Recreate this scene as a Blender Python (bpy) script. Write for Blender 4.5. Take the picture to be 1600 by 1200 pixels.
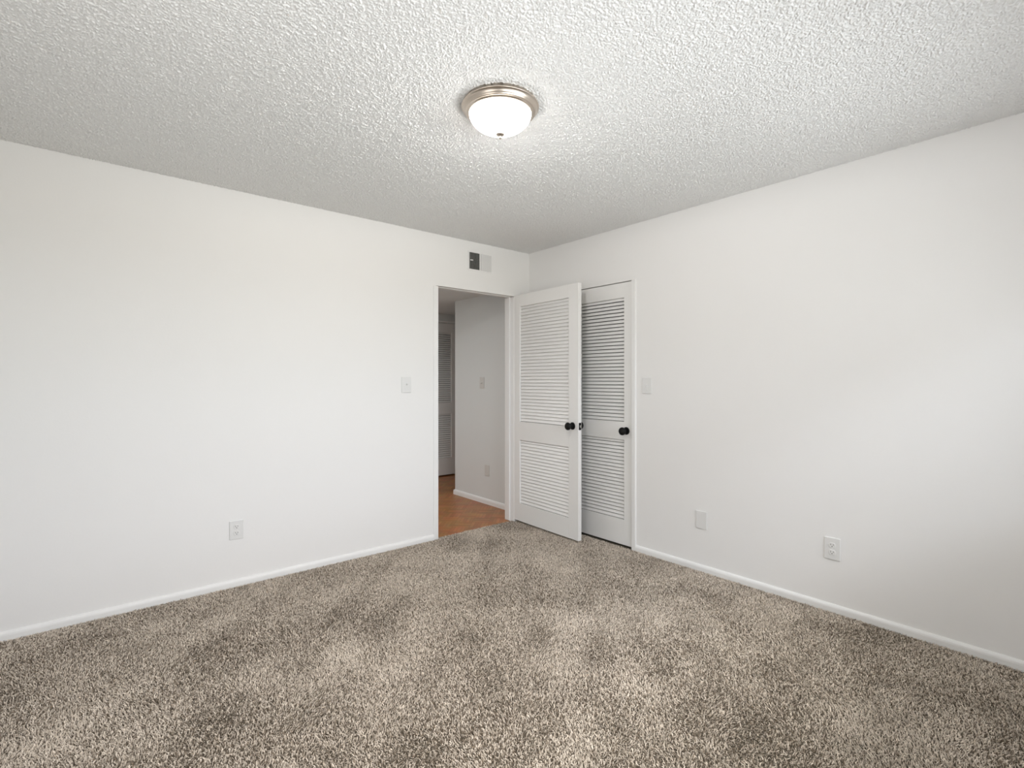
import bpy, bmesh, math, random
import numpy as np
from mathutils import Vector, Matrix

for o in list(bpy.data.objects):
    bpy.data.objects.remove(o, do_unlink=True)
S = bpy.context.scene
COL = S.collection
random.seed(7)
rng = np.random.default_rng(11)

# ------------------------------------------------------------------ camera
W_PX, H_PX, F_PX, Y0 = 1600, 1200, 790.17, 594.73
YAW = 0.698769
CAM_H = 1.268
cam = bpy.data.cameras.new('camera')
cam.sensor_fit = 'HORIZONTAL'
cam.sensor_width = 36.0
cam.lens = 36.0 * F_PX / W_PX
cam.shift_y = (Y0 - H_PX / 2) / W_PX
cam.clip_start = 0.01
cam_o = bpy.data.objects.new('camera', cam)
COL.objects.link(cam_o)
cam_o.location = (0, 0, CAM_H)
cam_o.rotation_euler = (math.pi / 2, 0, -YAW)
S.camera = cam_o

# ------------------------------------------------------------------ world, daylight, exposure
S.view_settings.view_transform = 'Standard'
S.view_settings.look = 'None'
S.view_settings.gamma = 1.0
S.view_settings.use_curve_mapping = False
S.view_settings.exposure = 0.0
LAMP, BULB = 6.5, 68.0
w = bpy.data.worlds.new('daylight')
S.world = w
w.use_nodes = True
nt = w.node_tree
nt.nodes.clear()


def wmath(op, a, b=0.0, clamp=False):
    m = nt.nodes.new('ShaderNodeMath')
    m.operation = op
    m.use_clamp = clamp
    for k, v in enumerate((a, b)):
        if isinstance(v, (int, float)):
            m.inputs[k].default_value = v
        else:
            nt.links.new(v, m.inputs[k])
    return m.outputs[0]


tc = nt.nodes.new('ShaderNodeTexCoord')
sep = nt.nodes.new('ShaderNodeSeparateXYZ')
nt.links.new(tc.outputs['Generated'], sep.inputs[0])
DX_, DY_, DZ_ = sep.outputs
fac = wmath('MULTIPLY_ADD', DZ_, .5)
fac.node.inputs[2].default_value = .5


def sky_ramp(stops):
    r = nt.nodes.new('ShaderNodeValToRGB')
    nt.links.new(fac, r.inputs['Fac'])
    e = r.color_ramp.elements
    for k, (z, c) in enumerate(stops):
        q = e[k] if k < 2 else e.new((z + 1) / 2)
        q.position = (z + 1) / 2
        q.color = (*c, 1)
    return r.outputs['Color']


# open side: sunlit paving below, a greyer band of trees at the horizon, bright hazy sky above
open_side = sky_ramp([(-1, (.19, .19, .20)), (1, (2.4, 2.4, 2.4)), (-.58, (.20, .20, .21)), (-.5, (.32, .322, .335)), (-.28, (.32, .322, .335)), (-.2, (.147, .138, .12)),
                      (-.08, (.15, .143, .13)), (0, (.25, .257, .272)), (.12, (.255, .262, .28)), (.2, (.365, .37, .41)), (.66, (.315, .295, .30)), (.78, (1.8, 1.75, 1.75))])
# left side: the neighbouring wing of the building up to about 23 degrees, sky above it
wing_side = sky_ramp([(-1, (.05, .05, .05)), (1, (2.4, 2.4, 2.4)), (-.1, (.02, .02, .02)), (.36, (.03, .03, .03)), (.42, (.50, .54, .63)), (.68, (.52, .55, .64))])
hor = wmath('SQRT', wmath('ADD', wmath('MULTIPLY', DX_, DX_), wmath('MULTIPLY', DY_, DY_)))
az = wmath('DIVIDE', DX_, wmath('MAXIMUM', hor, 1e-4))
left = wmath('MULTIPLY', wmath('SUBTRACT', -.45, az), 10.0, True)
mixw = nt.nodes.new('ShaderNodeMix')
mixw.data_type = 'RGBA'
nt.links.new(left, mixw.inputs['Factor'])
nt.links.new(open_side, mixw.inputs['A'])
nt.links.new(wing_side, mixw.inputs['B'])
bg = nt.nodes.new('ShaderNodeBackground')
out = nt.nodes.new('ShaderNodeOutputWorld')
nt.links.new(mixw.outputs['Result'], bg.inputs['Color'])
bg.inputs['Strength'].default_value = 30.0
nt.links.new(bg.outputs[0], out.inputs['Surface'])

# added fill light at the left wall, out of frame, to brighten the room
sl = bpy.data.lights.new('added_side_fill', 'AREA')
sl.shape = 'RECTANGLE'
sl.size, sl.size_y = 1.25, 1.15
sl.energy = 12.0
sl.color = (1, .99, .97)
slo = bpy.data.objects.new('added_side_fill', sl)
COL.objects.link(slo)
slo.location = (-.70, .8, 1.45)
slo.rotation_euler = Vector((1, 0, 0)).to_track_quat('-Z', 'Z').to_euler()

# added fill light for the hall, out of sight left of the doorway
hl = bpy.data.lights.new('added_hall_fill', 'AREA')
hl.size = .3
hl.energy = 16.0
hlo = bpy.data.objects.new('added_hall_fill', hl)
COL.objects.link(hlo)
hlo.location = (1.3, 4.7, 2.135)

# ------------------------------------------------------------------ room numbers (metres)
XR, YB, H = 3.127, 3.4776, 2.44          # right wall plane, back wall plane, ceiling
XL, YF = -0.75, -0.36                    # left wall, rear wall (behind the camera)
T = 0.115                                # wall thickness
DX0, DX1, DZ = 2.150, 2.940, 2.028       # doorway in the back wall
CY0, CY1, CZ = 2.326, 3.090, 2.022       # closet opening in the right wall
HX = 3.165                               # hall stub wall plane
HY1 = 4.76                               # where the stub wall ends
HYF = 5.73                               # hall far wall
HZ = 2.155                               # dropped hall ceiling
FX0, FX1, FZ = 3.070, 3.835, 2.035       # linen door in the far hall wall
WX0, WX1, WZ0, WZ1 = 0.10, 2.85, 1.00, 2.05   # window in the rear wall

# portal light that tells the sampler where the daylight enters
pl = bpy.data.lights.new('window_portal', 'AREA')
pl.shape = 'RECTANGLE'
pl.size, pl.size_y = WX1 - WX0, WZ1 - WZ0
pl.cycles.is_portal = True
plo = bpy.data.objects.new('window_portal', pl)
COL.objects.link(plo)
plo.location = ((WX0 + WX1) / 2, YF - T - .02, (WZ0 + WZ1) / 2)
plo.rotation_euler = (math.pi / 2, 0, 0)
plo.rotation_euler = Vector((0, 1, 0)).to_track_quat('-Z', 'Z').to_euler()


# ------------------------------------------------------------------ helpers
def mat(name, color, rough=0.5, metal=0.0, spec=0.5):
    m = bpy.data.materials.new(name)
    m.use_nodes = True
    b = m.node_tree.nodes['Principled BSDF']
    b.inputs['Base Color'].default_value = (*color, 1)
    b.inputs['Roughness'].default_value = rough
    b.inputs['Metallic'].default_value = metal
    b.inputs['Specular IOR Level'].default_value = spec
    return m


def bsdf(m):
    return m.node_tree.nodes['Principled BSDF']


def add_bump(m, scale, dist, strength=1.0, detail=2.0, kind='noise', rough=.5, coords='Object'):
    t = m.node_tree
    c = t.nodes.new('ShaderNodeTexCoord')
    if kind == 'noise':
        n = t.nodes.new('ShaderNodeTexNoise')
        n.inputs['Detail'].default_value = detail
        n.inputs['Roughness'].default_value = rough
        src = n.outputs['Fac']
    else:
        n = t.nodes.new('ShaderNodeTexVoronoi')
        src = n.outputs['Distance']
    n.inputs['Scale'].default_value = scale
    b = t.nodes.new('ShaderNodeBump')
    b.inputs['Distance'].default_value = dist
    b.inputs['Strength'].default_value = strength
    t.links.new(c.outputs[coords], n.inputs['Vector'])
    t.links.new(src, b.inputs['Height'])
    t.links.new(b.outputs['Normal'], bsdf(m).inputs['Normal'])
    return n, b


def link(name, me, m, parent=None, mats=None):
    o = bpy.data.objects.new(name, me)
    COL.objects.link(o)
    for k in (mats or [m]):
        me.materials.append(k)
    if parent:
        o.parent = parent
    return o


def obj(name, bm, m, parent=None, bevel=0.0, smooth=False, seg=2):
    bmesh.ops.recalc_face_normals(bm, faces=bm.faces)
    me = bpy.data.meshes.new(name)
    if smooth:
        for f in bm.faces:
            f.smooth = True
    bm.to_mesh(me)
    bm.free()
    o = link(name, me, m, parent)
    if bevel:
        b = o.modifiers.new('bevel', 'BEVEL')
        b.width = bevel
        b.segments = seg
        b.limit_method = 'ANGLE'
    return o


def box(bm, x0, x1, y0, y1, z0, z1):
    v = [bm.verts.new(p) for p in ((x0, y0, z0), (x1, y0, z0), (x1, y1, z0), (x0, y1, z0),
                                   (x0, y0, z1), (x1, y0, z1), (x1, y1, z1), (x0, y1, z1))]
    for f in ((3, 2, 1, 0), (4, 5, 6, 7), (0, 1, 5, 4), (1, 2, 6, 5), (2, 3, 7, 6), (3, 0, 4, 7)):
        bm.faces.new([v[i] for i in f])
    return bm


def boxes(*bs):
    bm = bmesh.new()
    for b in bs:
        box(bm, *b)
    return bm


def lathe(profile, n=48, axis='Z'):
    """profile: (r, h) pairs from one end to the other, closed on the axis where r is 0"""
    bm = bmesh.new()
    rings = []
    for r, h in profile:
        if r < 1e-6:
            rings.append([bm.verts.new((0, 0, h))])
        else:
            rings.append([bm.verts.new((r * math.cos(2 * math.pi * i / n), r * math.sin(2 * math.pi * i / n), h)) for i in range(n)])
    for A, B in zip(rings, rings[1:]):
        for i in range(n):
            j = (i + 1) % n
            q = [A[i % len(A)], A[j % len(A)], B[j % len(B)], B[i % len(B)]]
            u = []
            for v in q:
                if v not in u:
                    u.append(v)
            if len(u) >= 3:
                bm.faces.new(u)
    if axis == 'Y-':
        bmesh.ops.rotate(bm, verts=bm.verts, matrix=Matrix.Rotation(math.pi / 2, 3, 'X'))
    elif axis == 'Y+':
        bmesh.ops.rotate(bm, verts=bm.verts, matrix=Matrix.Rotation(-math.pi / 2, 3, 'X'))
    return bm


def extrude_profile(profile, p0, p1, nrm):
    """sweep a (depth, height) profile along the straight floor line p0-p1; depth goes along nrm"""
    bm = bmesh.new()
    ends = []
    for p in (p0, p1):
        ends.append([bm.verts.new((p[0] + nrm[0] * d, p[1] + nrm[1] * d, z)) for d, z in profile])
    k = len(profile)
    for i in range(k):
        j = (i + 1) % k
        bm.faces.new((ends[0][i], ends[0][j], ends[1][j], ends[1][i]))
    bm.faces.new(ends[0][::-1])
    bm.faces.new(ends[1])
    return bm


def tag(o, label, cat, group=None, kind=None):
    o['label'] = label
    o['category'] = cat
    if group:
        o['group'] = group
    if kind:
        o['kind'] = kind
    return o


def thing(name, label, cat, loc, rotz=0.0, group=None, kind=None):
    o = bpy.data.objects.new(name, None)
    o.empty_display_size = 0.05
    COL.objects.link(o)
    o.location = loc
    o.rotation_euler = (0, 0, rotz)
    return tag(o, label, cat, group, kind)


def struct(o, label, cat):
    return tag(o, label, cat, kind='structure')


# ------------------------------------------------------------------ materials
M_WALL = mat('wall_paint', (.865, .855, .84), .62, spec=.3)
add_bump(M_WALL, 90, .0006, .35, 3)
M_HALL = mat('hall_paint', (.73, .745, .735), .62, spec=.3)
M_TRIM = mat('trim_paint', (.865, .86, .845), .38)
M_DOOR = mat('door_paint', (.85, .84, .82), .42)
M_PLATE = mat('white_plastic', (.79, .785, .77), .3)
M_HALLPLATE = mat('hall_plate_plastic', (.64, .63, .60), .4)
M_SLOT = mat('dark_slot', (.05, .047, .043), .6)
M_BLACK = mat('black_metal', (.004, .004, .004), .45, spec=.22)
M_STEEL = mat('bolt_steel', (.55, .53, .5), .3, 1.0)
M_NICKEL = mat('brushed_nickel', (.60, .53, .46), .30, 1.0)
M_VENTDARK = mat('duct_dark', (.03, .028, .025), .8)
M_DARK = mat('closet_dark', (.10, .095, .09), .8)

M_CEIL = mat('popcorn_ceiling', (.86, .855, .84), .85, spec=.15)
add_bump(M_CEIL, 420, .0012, .5, 2)

# glass bowl of the ceiling light: it gives off the lamp's light
M_BOWL = bpy.data.materials.new('lit_frosted_glass')
M_BOWL.use_nodes = True
b = bsdf(M_BOWL)
b.inputs['Base Color'].default_value = (.9, .88, .84, 1)
b.inputs['Roughness'].default_value = .35
b.inputs['Emission Color'].default_value = (1, .975, .95, 1)
b.inputs['Emission Strength'].default_value = LAMP / .4
t = M_BOWL.node_tree
tr = t.nodes.new('ShaderNodeBsdfTransparent')
ms = t.nodes.new('ShaderNodeMixShader')
ms.inputs[0].default_value = .4
t.links.new(tr.outputs[0], ms.inputs[1])
t.links.new(b.outputs[0], ms.inputs[2])
t.links.new(ms.outputs[0], t.nodes['Material Output'].inputs['Surface'])

# carpet yarn: colour of each strand is its own
M_YARN = mat('carpet_yarn', (.3, .26, .2), .9, spec=.1)
at = M_YARN.node_tree.nodes.new('ShaderNodeAttribute')
at.attribute_name = 'yarn'
M_YARN.node_tree.links.new(at.outputs['Color'], bsdf(M_YARN).inputs['Base Color'])
M_BACKING = mat('carpet_backing', (.13, .11, .085), .95, spec=.05)

# parquet: small squares of oak fingers, alternating direction
M_PARQ = mat('oak_parquet', (.30, .15, .07), .38)
t = M_PARQ.node_tree
c = t.nodes.new('ShaderNodeTexCoord')
mp = t.nodes.new('ShaderNodeMapping'); mp.inputs['Rotation'].default_value = (0, 0, math.radians(45))
t.links.new(c.outputs['Object'], mp.inputs['Vector'])
SQ = .15
chk = t.nodes.new('ShaderNodeTexChecker'); chk.inputs['Scale'].default_value = 1 / SQ
t.links.new(mp.outputs[0], chk.inputs['Vector'])
brs = []
for r in (0, 90):
    m2 = t.nodes.new('ShaderNodeMapping'); m2.inputs['Rotation'].default_value = (0, 0, math.radians(r))
    t.links.new(mp.outputs[0], m2.inputs['Vector'])
    br = t.nodes.new('ShaderNodeTexBrick')
    br.offset = 0; br.squash = 1
    br.inputs['Scale'].default_value = 1
    br.inputs['Brick Width'].default_value = SQ
    br.inputs['Row Height'].default_value = SQ / 5
    br.inputs['Mortar Size'].default_value = .0012
    br.inputs['Color1'].default_value = (.46, .21, .085, 1)
    br.inputs['Color2'].default_value = (.33, .135, .05, 1)
    br.inputs['Mortar'].default_value = (.24, .10, .04, 1)
    t.links.new(m2.outputs[0], br.inputs['Vector'])
    brs.append(br)
mx = t.nodes.new('ShaderNodeMix'); mx.data_type = 'RGBA'
t.links.new(chk.outputs['Fac'], mx.inputs['Factor'])
t.links.new(brs[0].outputs['Color'], mx.inputs['A'])
t.links.new(brs[1].outputs['Color'], mx.inputs['B'])
nz = t.nodes.new('ShaderNodeTexNoise'); nz.inputs['Scale'].default_value = 9; nz.inputs['Detail'].default_value = 4
t.links.new(mp.outputs[0], nz.inputs['Vector'])
mx2 = t.nodes.new('ShaderNodeMix'); mx2.data_type = 'RGBA'; mx2.blend_type = 'MULTIPLY'
mx2.inputs['Factor'].default_value = .55
t.links.new(mx.outputs['Result'], mx2.inputs['A'])
t.links.new(nz.outputs['Color'], mx2.inputs['B'])
hs = t.nodes.new('ShaderNodeHueSaturation'); hs.inputs['Value'].default_value = 1.33; hs.inputs['Saturation'].default_value = 1.04
t.links.new(mx2.outputs['Result'], hs.inputs['Color'])
t.links.new(hs.outputs['Color'], bsdf(M_PARQ).inputs['Base Color'])

# thin window glass
M_GLASS = bpy.data.materials.new('window_glass')
M_GLASS.use_nodes = True
t = M_GLASS.node_tree
t.nodes.clear()
tr = t.nodes.new('ShaderNodeBsdfTransparent'); tr.inputs[0].default_value = (.95, .97, .96, 1)
gl = t.nodes.new('ShaderNodeBsdfGlossy'); gl.inputs['Roughness'].default_value = .02
fr = t.nodes.new('ShaderNodeFresnel'); fr.inputs[0].default_value = 1.3
ms = t.nodes.new('ShaderNodeMixShader')
om = t.nodes.new('ShaderNodeOutputMaterial')
t.links.new(fr.outputs[0], ms.inputs[0]); t.links.new(tr.outputs[0], ms.inputs[1]); t.links.new(gl.outputs[0], ms.inputs[2])
t.links.new(ms.outputs[0], om.inputs['Surface'])

# ------------------------------------------------------------------ shell of the room
XE = 4.60      # how far the hall runs to the right
CXB = 3.86     # closet back
struct(obj('floor', boxes((XL - T, XR + T, YF - T, YB + .022, -.10, 0.0), (XR + T, CXB + T, 1.2, YB + .022, -.10, 0.0)), M_BACKING), 'carpeted bedroom floor under the pile', 'floor')
struct(obj('floor_hall', boxes((0.6, XE, YB + .022, HYF + .62, -.10, -.006)), M_PARQ), 'oak parquet floor of the hall beyond the doorway', 'floor')
def popcorn(x0, x1, y0, y1, z, step):
    """plaster skin: a fine grid pushed down by random lumps"""
    nx, ny = int((x1 - x0) / step), int((y1 - y0) / step)
    r = np.random.default_rng(21)
    fx, fy = np.fft.fftfreq(nx)[:, None], np.fft.rfftfreq(ny)[None, :]

    def blur(sig):
        k = sig / step
        f = np.fft.rfft2(r.standard_normal((nx, ny))) * np.exp(-2 * (np.pi * k) ** 2 * (fx ** 2 + fy ** 2))
        f = np.fft.irfft2(f, s=(nx, ny))
        return f / f.std()
    a = blur(.0014)
    b_ = blur(.0042)
    h = .0017 * np.clip(a + .35, -.3, 2.6) + .0004 * b_
    h -= h.min()
    X, Y = np.meshgrid(np.linspace(x0, x1, nx), np.linspace(y0, y1, ny), indexing='ij')
    co = np.stack([X, Y, z - h], -1).reshape(-1, 3).astype(np.float32)
    idx = np.arange(nx * ny, dtype=np.int32).reshape(nx, ny)
    q = np.stack([idx[:-1, :-1], idx[:-1, 1:], idx[1:, 1:], idx[1:, :-1]], -1).reshape(-1)
    me = bpy.data.meshes.new('ceiling')
    me.vertices.add(nx * ny)
    me.vertices.foreach_set('co', co.ravel())
    me.loops.add(q.size)
    me.loops.foreach_set('vertex_index', q)
    nf = q.size // 4
    me.polygons.add(nf)
    me.polygons.foreach_set('loop_start', np.arange(0, nf * 4, 4, dtype=np.int32))
    me.polygons.foreach_set('use_smooth', np.ones(nf, bool))
    me.update(calc_edges=True)
    return me


struct(link('ceiling', popcorn(XL, XR + .004, YF, YB + .004, H + .002, .0022), M_CEIL), 'white popcorn textured bedroom ceiling', 'ceiling')
struct(obj('ceiling_slab', boxes((XL - T, CXB + T, YF - T, YB + T, H + .0025, H + .1)), M_CEIL), 'flat slab above the plaster of the ceiling', 'ceiling')
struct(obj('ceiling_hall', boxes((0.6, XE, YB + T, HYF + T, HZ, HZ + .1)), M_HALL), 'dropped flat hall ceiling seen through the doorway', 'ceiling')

struct(obj('wall_back', boxes((XL - T, DX0 - .018, YB, YB + T, -.05, H), (DX1 + .018, CXB + T, YB, YB + T, -.05, H), (DX0 - .018, DX1 + .018, YB, YB + T, DZ, H)), M_WALL),
       'long white wall with the open doorway and air vent', 'wall')
struct(obj('wall_right', boxes((XR, XR + T, YF, CY0, -.05, H), (XR, XR + T, CY1, YB, -.05, H), (XR, XR + T, CY0, CY1, CZ, H)), M_WALL),
       'white wall at right with the louvered closet door', 'wall')
struct(obj('wall_left', boxes((XL - T, XL, YF - T, YB, -.05, H)), M_WALL), 'white side wall behind the camera', 'wall')
struct(obj('wall_rear', boxes((XL, WX0, YF - T, YF, -.05, H), (WX1, XR + T, YF - T, YF, -.05, H),
                              (WX0, WX1, YF - T, YF, -.05, WZ0), (WX0, WX1, YF - T, YF, WZ1, H)), M_WALL),
       'white window wall behind the camera', 'wall')
# closet interior
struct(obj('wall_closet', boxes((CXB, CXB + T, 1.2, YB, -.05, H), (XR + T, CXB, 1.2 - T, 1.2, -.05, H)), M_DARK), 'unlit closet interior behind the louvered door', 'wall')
# hall walls
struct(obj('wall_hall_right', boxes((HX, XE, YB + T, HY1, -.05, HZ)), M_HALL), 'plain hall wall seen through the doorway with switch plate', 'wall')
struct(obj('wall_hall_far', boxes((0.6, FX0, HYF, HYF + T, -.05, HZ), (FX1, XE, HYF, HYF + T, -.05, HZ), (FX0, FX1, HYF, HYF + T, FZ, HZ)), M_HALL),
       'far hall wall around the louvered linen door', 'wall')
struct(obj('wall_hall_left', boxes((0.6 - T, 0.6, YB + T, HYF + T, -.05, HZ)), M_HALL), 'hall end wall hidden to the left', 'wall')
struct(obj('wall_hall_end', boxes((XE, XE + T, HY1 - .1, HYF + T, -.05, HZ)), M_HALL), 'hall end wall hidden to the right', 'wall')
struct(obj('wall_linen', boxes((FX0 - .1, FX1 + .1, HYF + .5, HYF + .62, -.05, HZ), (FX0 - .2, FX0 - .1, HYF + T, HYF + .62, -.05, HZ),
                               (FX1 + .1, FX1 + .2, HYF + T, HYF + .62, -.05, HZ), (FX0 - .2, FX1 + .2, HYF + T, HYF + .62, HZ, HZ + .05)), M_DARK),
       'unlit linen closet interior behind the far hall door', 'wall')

# window behind the camera
wn = thing('window_1', 'window in the wall behind the camera that lets in daylight', 'window', ((WX0 + WX1) / 2, YF - .07, WZ0), kind='structure')
hw, hh = (WX1 - WX0) / 2, WZ1 - WZ0
obj('window_frame', boxes((-hw, -hw + .04, -.03, .03, 0, hh), (hw - .04, hw, -.03, .03, 0, hh), (-hw + .04, hw - .04, -.03, .03, 0, .04),
                          (-hw + .04, hw - .04, -.03, .03, hh - .04, hh), (-.02, .02, -.03, .03, .04, hh - .04)), M_TRIM, wn)
for s in (0, 1):
    x0, x1 = ((-hw + .04, -.02), (.02, hw - .04))[s]
    obj('glass_pane', boxes((x0, x1, -.003, .003, .04, hh - .04)), M_GLASS, wn)
obj('window_sill', boxes((-hw, hw, .03, .095, 0, .018)), M_TRIM, wn, .003)

# added window frame and curtain dressing the side fill light, out of frame
w2 = thing('added_window', 'added window frame and white curtain around the side fill light, out of frame', 'window', (XL, .8, .9), kind='structure')
obj('window_frame', boxes((0, .02, -.70, -.64, 0, 1.2), (0, .02, .64, .70, 0, 1.2), (0, .02, -.64, .64, 0, .05), (0, .02, -.64, .64, 1.15, 1.2)), M_TRIM, w2)
bm = bmesh.new()
cols = []
for k in range(121):
    yy = -.66 + 1.32 * k / 120
    xx = .030 + .006 * math.sin(k * .9)
    cols.append((bm.verts.new((xx, yy, 0.01)), bm.verts.new((xx, yy, 1.22))))
for A_, B_ in zip(cols, cols[1:]):
    bm.faces.new((A_[0], B_[0], B_[1], A_[1]))
obj('added_curtain', bm, M_WALL, w2, smooth=True)

# ------------------------------------------------------------------ frames
struct(obj('trim_1', boxes((DX0 - .044, DX0, YB - .005, YB, 0, DZ - .004), (DX0 - .02, DX0, YB, YB + T + .01, 0, DZ - .004),
                           (DX1, DX1 + .044, YB - .010, YB, 0, DZ - .004), (DX1, DX1 + .02, YB, YB + T + .01, -.006, DZ - .004),
                           (DX0, DX1, YB + .045, YB + .08, DZ - .005, DZ + .002),
                           (DX1 - .011, DX1, YB + .045, YB + .08, 0, DZ - .005), (DX0, DX0 + .011, YB + .045, YB + .08, 0, DZ - .005)), M_TRIM, bevel=.0025),
       'white painted frame of the open doorway', 'door frame')
struct(obj('trim_2', boxes((XR - .012, XR + .05, CY0 - .042, CY0 - .003, 0, CZ + .004), (XR - .012, XR + .05, CY1 + .003, CY1 + .042, 0, CZ + .004)), M_TRIM, bevel=.006, seg=3),
       'narrow rounded white jamb strips beside the closet door', 'door frame')
struct(obj('trim_3', boxes((FX0 - .05, FX0, HYF - .012, HYF, -.006, FZ + .03), (FX1, FX1 + .05, HYF - .012, HYF, -.006, FZ + .03),
                           (FX0, FX1, HYF - .012, HYF, FZ + .006, FZ + .03)), M_TRIM, bevel=.003),
       'white frame around the far hall door', 'door frame')


# ------------------------------------------------------------------ baseboards
BB = [(0, 0), (.015, 0), (.015, .028), (.0135, .036), (.010, .042), (.005, .0455), (0, .047)]
struct(obj('baseboard_back', extrude_profile(BB, (XL, YB), (DX0 - .044, YB), (0, -1)), M_TRIM), 'low rounded white baseboard along the doorway wall', 'baseboard')
struct(obj('baseboard_right', extrude_profile(BB, (XR, YF), (XR, CY0 - .042), (-1, 0)), M_TRIM), 'low rounded white baseboard along the right wall', 'baseboard')
struct(obj('baseboard_corner', extrude_profile(BB, (XR, CY1 + .042), (XR, YB), (-1, 0)), M_TRIM), 'short baseboard hidden behind the open door', 'baseboard')
struct(obj('baseboard_rear', extrude_profile(BB, (XL, YF), (XR, YF), (0, 1)), M_TRIM), 'baseboard under the window behind the camera', 'baseboard')
struct(obj('baseboard_left', extrude_profile(BB, (XL, YF), (XL, YB), (1, 0)), M_TRIM), 'baseboard on the side wall behind the camera', 'baseboard')
BH = [(d, z * 1.15 - .006) for d, z in BB]
struct(obj('baseboard_hall', extrude_profile(BH, (HX, YB + T), (HX, HY1), (-1, 0)), M_TRIM), 'white baseboard along the hall wall on parquet', 'baseboard')
struct(obj('baseboard_hall_corner', extrude_profile(BH, (HX - .015, HY1), (XE, HY1), (0, 1)), M_TRIM), 'baseboard around the hall wall corner', 'baseboard')


# ------------------------------------------------------------------ louvered doors
# local frame: x along the width, y into the thickness (face at y = 0 looks to -y), z up
def slats(x0, x1, z0, z1, th, pitch, flip=False, rise=.024):
    bm = bmesh.new()
    n = max(1, round((z1 - z0) / pitch))
    p = (z1 - z0) / n
    ya, yb = .0105, .0225
    tk = .0060
    L = math.hypot(yb - ya, rise)
    ny, nzv = -rise / L * tk / 2, (yb - ya) / L * tk / 2
    for k in range(-1, n + 1):
        zl = z0 + p * k + .004
        a0, a1 = Vector((0, ya, zl)), Vector((0, yb, zl + rise))
        off = Vector((0, ny, nzv))
        d = (a1 - a0).normalized() * .0022
        prof = [a0 - off + d, a0 - off * .3, a0 + off * .3, a0 + off + d, a1 + off - d, a1 + off * .3, a1 - off * .3, a1 - off - d]
        pts = []
        for q in prof:
            y = q.y if not flip else th - q.y
            pts.append((y, min(max(q.z, z0), z1)))
        if max(z for _, z in pts) - min(z for _, z in pts) < .004:
            continue
        A = [bm.verts.new((x0, y, z)) for y, z in pts]
        B = [bm.verts.new((x1, y, z)) for y, z in pts]
        for i in range(8):
            j = (i + 1) % 8
            bm.faces.new((A[i], A[j], B[j], B[i]))
    return bm


KNOB = [(0, 0), (.029, 0), (.029, .004), (.0265, .008), (.013, .0085), (.0115, .012), (.0115, .030), (.014, .034),
        (.0235, .038), (.0285, .044), (.0300, .051), (.0288, .058), (.0235, .064), (.014, .068), (0, .069)]


def louver_door(name, label, loc, rotz, wd, th, z0, z1, stile_h, stile_f, top, mid0, mid1, bot, knob_x, knob_z, flip=False, knobs=(1, 1), latch=False, pitch=.028, rise=.0230):
    """stile_h at x = 0, stile_f at x = wd; louver openings top / mid1 and mid0 / bot are heights above the floor"""
    r = thing(name, label, 'door', loc, rotz, kind='structure')
    obj('stile', boxes((0, stile_h, 0, th, z0, z1)), M_DOOR, r, .0025)
    obj('stile', boxes((wd - stile_f, wd, 0, th, z0, z1)), M_DOOR, r, .0025)
    e = .0002
    xa, xb = stile_h, wd - stile_f
    obj('top_rail', boxes((xa - .001, xb + .001, e, th - e, top, z1 - .0004)), M_DOOR, r)
    obj('lock_rail', boxes((xa - .001, xb + .001, e, th - e, mid0, mid1)), M_DOOR, r)
    obj('bottom_rail', boxes((xa - .001, xb + .001, e, th - e, z0 + .0004, bot)), M_DOOR, r)
    for za, zb in ((mid1, top), (bot, mid0)):
        obj('louver_panel', slats(xa - .002, xb + .002, za, zb, th, pitch, flip, rise), M_DOOR, r)
    for k, side in zip(knobs, ('Y-', 'Y+')):
        if not k:
            continue
        kb = obj('door_knob', lathe(KNOB[7:], 40, side), M_BLACK, r, smooth=True)
        kb.location = (knob_x, 0 if side == 'Y-' else th, knob_z)
        rs = obj('rosette', lathe(KNOB[:8], 40, side), M_BLACK, kb, smooth=False)
        kb['label'] = 'round black door knob'
    if latch:
        lp = obj('latch_plate', boxes((wd - .0005, wd + .0012, th / 2 - .0125, th / 2 + .0125, knob_z - .028, knob_z + .028)), M_BLACK, r, .0008)
        lp['label'] = 'black latch plate on the door edge'
        bl = obj('latch_bolt', boxes((wd + .001, wd + .0105, th / 2 - .0065, th / 2 + .0065, knob_z - .009, knob_z + .009)), M_STEEL, lp, .003)
        bl['label'] = 'bare steel latch bolt'
    return r


TH = .035
# open bedroom door, swung back almost against the right wall
PX, PY = 2.942, YB - .004
LW = .805


def px_of(x, y):
    s, c = math.sin(YAW), math.cos(YAW)
    return 800 + F_PX * (x * c - y * s) / (x * s + y * c)


best = min((abs(px_of(PX + LW * math.cos(an), PY + LW * math.sin(an)) - 903.7), an) for an in np.radians(np.arange(255, 285, .05)))
OPEN_A = float(best[1])
louver_door('door_1', 'open white louvered door in front, swung from the doorway into the bedroom', (PX, PY, 0), OPEN_A, LW, TH, .022, 2.030,
            .082, .108, 1.926, .743, .905, .180, LW - .063, .912, flip=False, knobs=(1, 1), latch=True, rise=.0275)
# closet door in the right wall: face looks to -x
louver_door('door_2', 'closed white louvered closet door in the right wall behind the open door', (XR + .003, CY1 - .003, 0), -math.pi / 2, CY1 - CY0 - .006, TH, .016, 2.016,
            .071, .071, 1.902, .819, .955, .208, CY1 - CY0 - .006 - .048, .887, flip=False, knobs=(1, 0))
# far hall door
louver_door('door_3', 'far louvered door at the end of the dim hall', (FX0 + .003, HYF + .004, 0), 0, FX1 - FX0 - .006, TH, .012, FZ - .004,
            .075, .075, 1.905, .825, .975, .235, .06, .9, flip=False, knobs=(0, 0))
bpy.data.objects['door_2']['label'] = 'closed white louvered closet door in the right wall behind the open door'


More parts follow.
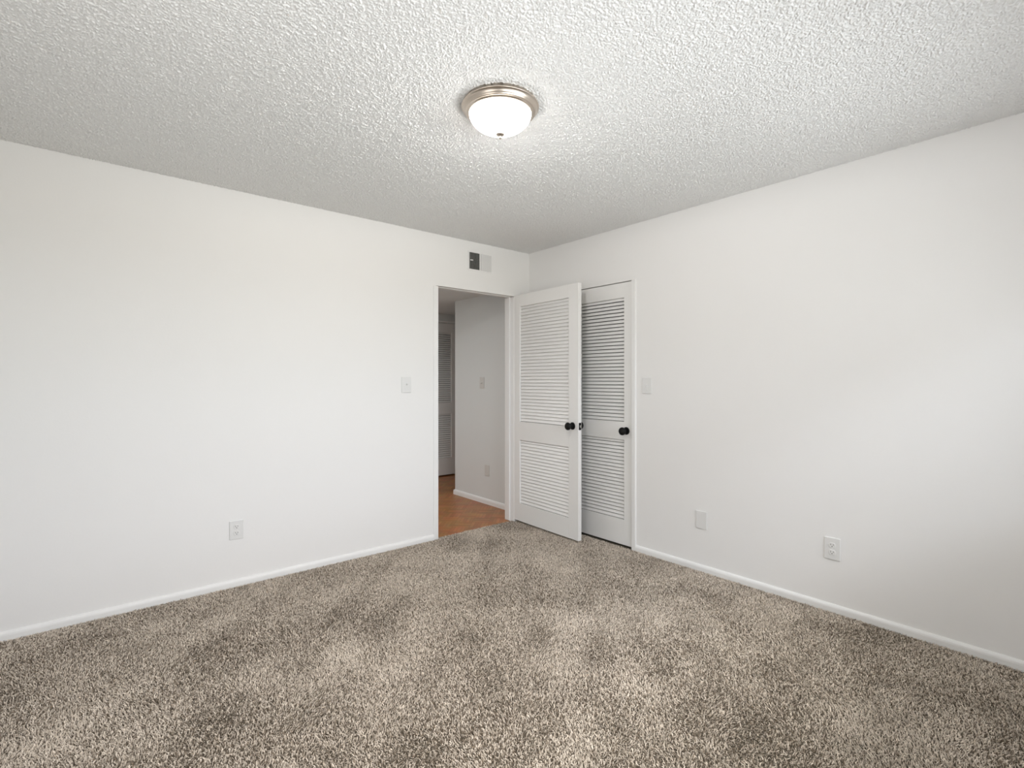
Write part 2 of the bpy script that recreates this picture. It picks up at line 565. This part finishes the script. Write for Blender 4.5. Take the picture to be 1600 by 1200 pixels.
# ------------------------------------------------------------------ wall plates (local: plate lies on y = 0, faces -y)
def screw(parent, x, z, y=-.0062, m=None):
    s = obj('screw', lathe([(0, 0), (.0034, 0), (.0034, .0006), (.0022, .0012), (0, .0013)], 16, 'Y-'), m or M_PLATE, parent)
    s.location = (x, y, z)


def plate(parent, wd=.076, ht=.118, m=None):
    return obj('cover_plate', boxes((-wd / 2, wd / 2, -.0065, 0, -ht / 2, ht / 2)), m or M_PLATE, parent, .0028, seg=3)


def receptacle_bm():
    bm = bmesh.new()
    pts = []
    for i in range(40):
        an = 2 * math.pi * i / 40
        x, z = .0172 * math.cos(an), .0172 * math.sin(an)
        pts.append((x, max(min(z, .0138), -.0138)))
    A = [bm.verts.new((x, -.006, z)) for x, z in pts]
    B = [bm.verts.new((x, -.0082, z)) for x, z in pts]
    C_ = [bm.verts.new((x * .94, -.0088, z * .94)) for x, z in pts]
    for R0, R1 in ((A, B), (B, C_)):
        for i in range(40):
            j = (i + 1) % 40
            if (R0[i].co - R0[j].co).length > 1e-7:
                bm.faces.new((R0[i], R0[j], R1[j], R1[i]))
    bm.faces.new(C_)
    bmesh.ops.remove_doubles(bm, verts=bm.verts, dist=1e-6)
    return bm


def outlet(label, loc, rotz, ht=.116):
    r = thing('wall_outlet', label, 'outlet', loc, rotz, 'duplex wall outlets')
    plate(r, .078, ht)
    for s in (1, -1):
        rc = obj('receptacle', receptacle_bm(), M_PLATE, r)
        rc.location = (0, 0, s * .0195)
        obj('slot', boxes((-.0074, -.0052, -.0092, -.0086, -.001, .0075)), M_SLOT, rc)
        obj('slot', boxes((.0052, .0074, -.0092, -.0086, 0, .0068)), M_SLOT, rc)
        gh = obj('ground_hole', lathe([(0, 0), (.0026, 0), (.0026, .0005), (0, .0006)], 14, 'Y-'), M_SLOT, rc)
        gh.location = (0, -.0087, -.0062)
    screw(r, 0, 0)
    return r


def switch(label, loc, rotz, up=True, wd=.078, ht=.118, m=None):
    m = m or M_PLATE
    r = thing('light_switch', label, 'light switch', loc, rotz, 'toggle light switches')
    plate(r, wd, ht, m)
    fr_ = obj('toggle_slot', boxes((-.0052, .0052, -.0071, -.006, -.0122, .0122)), m, r, .0004)
    tg = obj('toggle', boxes((-.0045, .0045, -.019, 0, -.0042, .0042)), m, r, .0015)
    tg.location = (0, -.005, 0)
    tg.rotation_euler = (math.radians(-28 if up else 28), 0, 0)
    screw(r, 0, .0302, m=m)
    screw(r, 0, -.0302, m=m)
    return r


RW = -math.pi / 2   # things on the right wall (and the hall wall) face -x
switch('light switch on the back wall left of the doorway, toggle up', (1.866, YB, 1.236), 0, True, .080, .120)
switch('light switch on the right wall beside the closet frame, toggle down', (XR, 2.190, 1.232), RW, False)
outlet('duplex outlet low on the back wall under the left side', (.704, YB, .350), 0)
outlet('duplex outlet low on the right wall near the right edge', (XR, .9915, .348), RW, .120)
bk = thing('blank_plate', 'blank white cover plate low on the right wall near the closet', 'wall plate', (XR, 1.762, .343), RW)
plate(bk, .078, .117)
screw(bk, 0, .042)
screw(bk, 0, -.042)


def hall_at(px, py):
    a = (px - 800) / F_PX
    d = (a * math.cos(YAW) + math.sin(YAW), -a * math.sin(YAW) + math.cos(YAW))
    tt = HX / d[0]
    return d[1] * tt, CAM_H - (py - Y0) * tt / F_PX


hy, hz = hall_at(753.5, 598)
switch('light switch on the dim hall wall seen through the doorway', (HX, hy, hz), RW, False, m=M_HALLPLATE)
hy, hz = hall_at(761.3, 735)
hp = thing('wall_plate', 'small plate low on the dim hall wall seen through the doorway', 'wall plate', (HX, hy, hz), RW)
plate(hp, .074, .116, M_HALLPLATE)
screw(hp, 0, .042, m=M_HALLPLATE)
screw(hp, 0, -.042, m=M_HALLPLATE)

# ------------------------------------------------------------------ air vent above the doorway
VX0, VX1, VZ0, VZ1 = 2.452, 2.676, 2.208, 2.347
v = thing('air_vent', 'white two-way air vent high on the wall above the doorway', 'air vent', ((VX0 + VX1) / 2, YB, (VZ0 + VZ1) / 2), 0)
vw, vh = (VX1 - VX0) / 2, (VZ1 - VZ0) / 2
b_ = .012
obj('vent_frame', boxes((-vw - b_, vw + b_, -.005, 0, vh, vh + b_), (-vw - b_, vw + b_, -.005, 0, -vh - b_, -vh),
                        (-vw - b_, -vw, -.005, 0, -vh, vh), (vw, vw + b_, -.005, 0, -vh, vh), (-.005, .007, -.006, 0, -vh, vh)), M_WALL, v, .0015)
dk = obj('duct_opening', boxes((-vw, vw, -.0012, -.0002, -vh, vh)), M_VENTDARK, v)
dk['label'] = 'dark duct behind the fins'


def fins(x0, x1, n, ang):
    bm = bmesh.new()
    for k in range(n):
        x = x0 + (x1 - x0) * (k + .5) / n
        L = .0125
        dx, dy = L * math.sin(ang), L * math.cos(ang)
        tx, ty = .0009 * math.cos(ang), -.0009 * math.sin(ang)
        ys = -.0012
        q = [(x - tx, ys - ty), (x + tx, ys + ty), (x + dx + tx, ys - dy + ty), (x + dx - tx, ys - dy - ty)]
        A = [bm.verts.new((*p, -vh)) for p in q]
        B = [bm.verts.new((*p, vh)) for p in q]
        for i in range(4):
            j = (i + 1) % 4
            bm.faces.new((A[i], A[j], B[j], B[i]))
        bm.faces.new(A[::-1]); bm.faces.new(B)
    return bm


o = obj('left_fins', fins(-vw, -.005, 8, math.radians(-25)), M_PLATE, v)
o['label'] = 'fins turned left, showing the dark duct'
o = obj('right_fins', fins(.007, vw, 11, math.radians(38)), M_PLATE, v)
o['label'] = 'fins turned right, closed to view'
lv = obj('damper_lever', boxes((-vw + .002, -vw + .026, -.024, -.013, -.003, .005)), M_TRIM, v, .001)

# ------------------------------------------------------------------ ceiling light
LX, LY = 1.339, 1.671
cl = thing('ceiling_light', 'lit round ceiling light with frosted glass bowl and nickel rim', 'ceiling light', (LX, LY, H), 0)
pan = [(0, 0), (.154, 0), (.1580, -.0125), (.1622, -.0155), (.1640, -.0185), (.1630, -.0208), (.1602, -.0216), (.1580, -.0228), (.1542, -.0295), (.1505, -.0355), (.1487, -.0370), (.1490, -.0387), (.1472, -.0402), (.1430, -.0410), (.1405, -.0418), (.1375, -.0442), (.1345, -.0462), (.1300, -.0470), (.1295, -.042), (.120, -.038), (0, -.038)]
obj('light_pan', lathe(pan, 96), M_NICKEL, cl, smooth=True)
bowl = [(.1290, -.039)]
for k in range(0, 17):
    an = math.pi / 2 * k / 16
    bowl.append((.1310 * math.cos(an) ** 1.15 if k < 16 else 0, -.045 - .080 * math.sin(an)))
for q, ang in enumerate((.6, .6 + math.pi)):        # the two bulbs inside the bowl
    bl_ = bpy.data.lights.new('bulb', 'POINT')
    bl_.energy = BULB / 2
    bl_.color = (1, .98, .965)
    bl_.shadow_soft_size = .03
    bo = bpy.data.objects.new('bulb', bl_)
    COL.objects.link(bo)
    bo.parent = cl
    bo.location = (.045 * math.cos(ang), .045 * math.sin(ang), -.0455)
gb = obj('glass_bowl', lathe(bowl, 96), M_BOWL, cl, smooth=True)
gb['label'] = 'glowing white frosted glass bowl'
fin = [(0, -0.1225), (0.0165, -0.127), (0.0185, -0.13), (0.0175, -0.133), (0.012, -0.1355), (0.006, -0.137), (0.0045, -0.14), (0.0052, -0.1425), (0.006, -0.1455), (0.0045, -0.1485), (0, -0.1495)]
obj('finial', lathe(fin, 32), M_NICKEL, cl, smooth=True)

# ------------------------------------------------------------------ carpet pile
SP = .0050


def lowfreq(x, y, waves):
    v = np.zeros_like(x)
    for kx, ky, ph, am in waves:
        v += am * np.sin(kx * x + ky * y + ph)
    return v


def make_waves(n, lo, hi, seed):
    r = np.random.default_rng(seed)
    out_ = []
    for _ in range(n):
        k = np.exp(r.uniform(np.log(lo), np.log(hi)))
        an = r.uniform(0, 2 * np.pi)
        out_.append((k * np.cos(an), k * np.sin(an), r.uniform(0, 2 * np.pi), 1 / np.sqrt(n)))
    return out_


gx, gy = np.meshgrid(np.arange(XL + .01, XR - .012, SP), np.arange(YF + .01, YB + .02, SP))
x = gx.ravel(); y = gy.ravel()
x = x + rng.uniform(-.55, .55, x.size) * SP
y = y + rng.uniform(-.55, .55, y.size) * SP
keep = (x > XL + .012) & (x < XR - .0165) & (y > YF + .012) & ~((y > YB - .0165) & ((x < DX0 + .003) | (x > DX1 - .003)))
x, y = x[keep], y[keep]
n = x.size
LEN = rng.uniform(.0095, .0145, n)
# lean of the pile: brushed one way with footprints and strokes
wa = make_waves(22, 4.0, 34.0, 3)
wb = make_waves(22, 4.0, 34.0, 5)
la = lowfreq(x, y, wa) * .36 + rng.normal(0, .66, n)
lb = lowfreq(x, y, wb) * .36 + rng.normal(0, .66, n)
lenxy = np.sqrt(la ** 2 + lb ** 2)
sc_ = np.minimum(1, 1.1 / np.maximum(lenxy, 1e-6))
la *= sc_; lb *= sc_
wid = rng.uniform(.0025, .0040, n) / 2
th_ = rng.uniform(0, np.pi, n)
ux, uy = np.cos(th_), np.sin(th_)
V = np.empty((n, 6, 3), np.float32)
for r_, (fz, fl, fw) in enumerate(((0.0, 0.0, 1.0), (.62, .36, 1.05), (1.0, 1.0, .72))):
    tw = th_ + r_ * rng.uniform(-.5, .5, n)
    ux, uy = np.cos(tw), np.sin(tw)
    lean2 = np.sqrt(la ** 2 + lb ** 2)
    zz = LEN * fz * (1 - .30 * lean2 * fz)
    cx = x + la * LEN * fl * .75
    cy = y + lb * LEN * fl * .75
    cx = np.clip(cx, XL + .008, XR - .010)
    for s_, k in ((-1, 2 * r_), (1, 2 * r_ + 1)):
        V[:, k, 0] = cx + s_ * ux * wid * fw
        V[:, k, 1] = cy + s_ * uy * wid * fw
        V[:, k, 2] = zz - .0135 + .0120
me = bpy.data.meshes.new('carpet_pile')
me.vertices.add(n * 6)
me.vertices.foreach_set('co', V.ravel())
base = (np.arange(n, dtype=np.int32) * 6)[:, None]
quad = np.array([0, 1, 3, 2, 2, 3, 5, 4], np.int32)[None, :]
loops = (base + quad).ravel()
me.loops.add(loops.size)
me.loops.foreach_set('vertex_index', loops)
me.polygons.add(n * 2)
me.polygons.foreach_set('loop_start', np.arange(0, n * 8, 4, dtype=np.int32))
me.polygons.foreach_set('use_smooth', np.ones(n * 2, bool))
me.update(calc_edges=True)
tone = rng.uniform(0, 1, n) + .10 * lowfreq(x, y, make_waves(10, 5, 25, 8))
ca = np.array([.80, .705, .60]); cb = np.array([.63, .545, .45]); cc = np.array([.25, .20, .15])
colr = np.where((tone < .16)[:, None], cc, np.where((tone < .48)[:, None], cb, ca)) * rng.uniform(.85, 1.12, n)[:, None]
C4 = np.ones((n, 6, 4), np.float32)
C4[:, :, :3] = colr[:, None, :]
ca_ = me.color_attributes.new('yarn', 'FLOAT_COLOR', 'POINT')
ca_.data.foreach_set('color', C4.ravel())
cp = link('carpet_pile', me, M_YARN)
tag(cp, 'speckled beige and brown cut pile carpet covering the bedroom floor', 'carpet', kind='stuff')
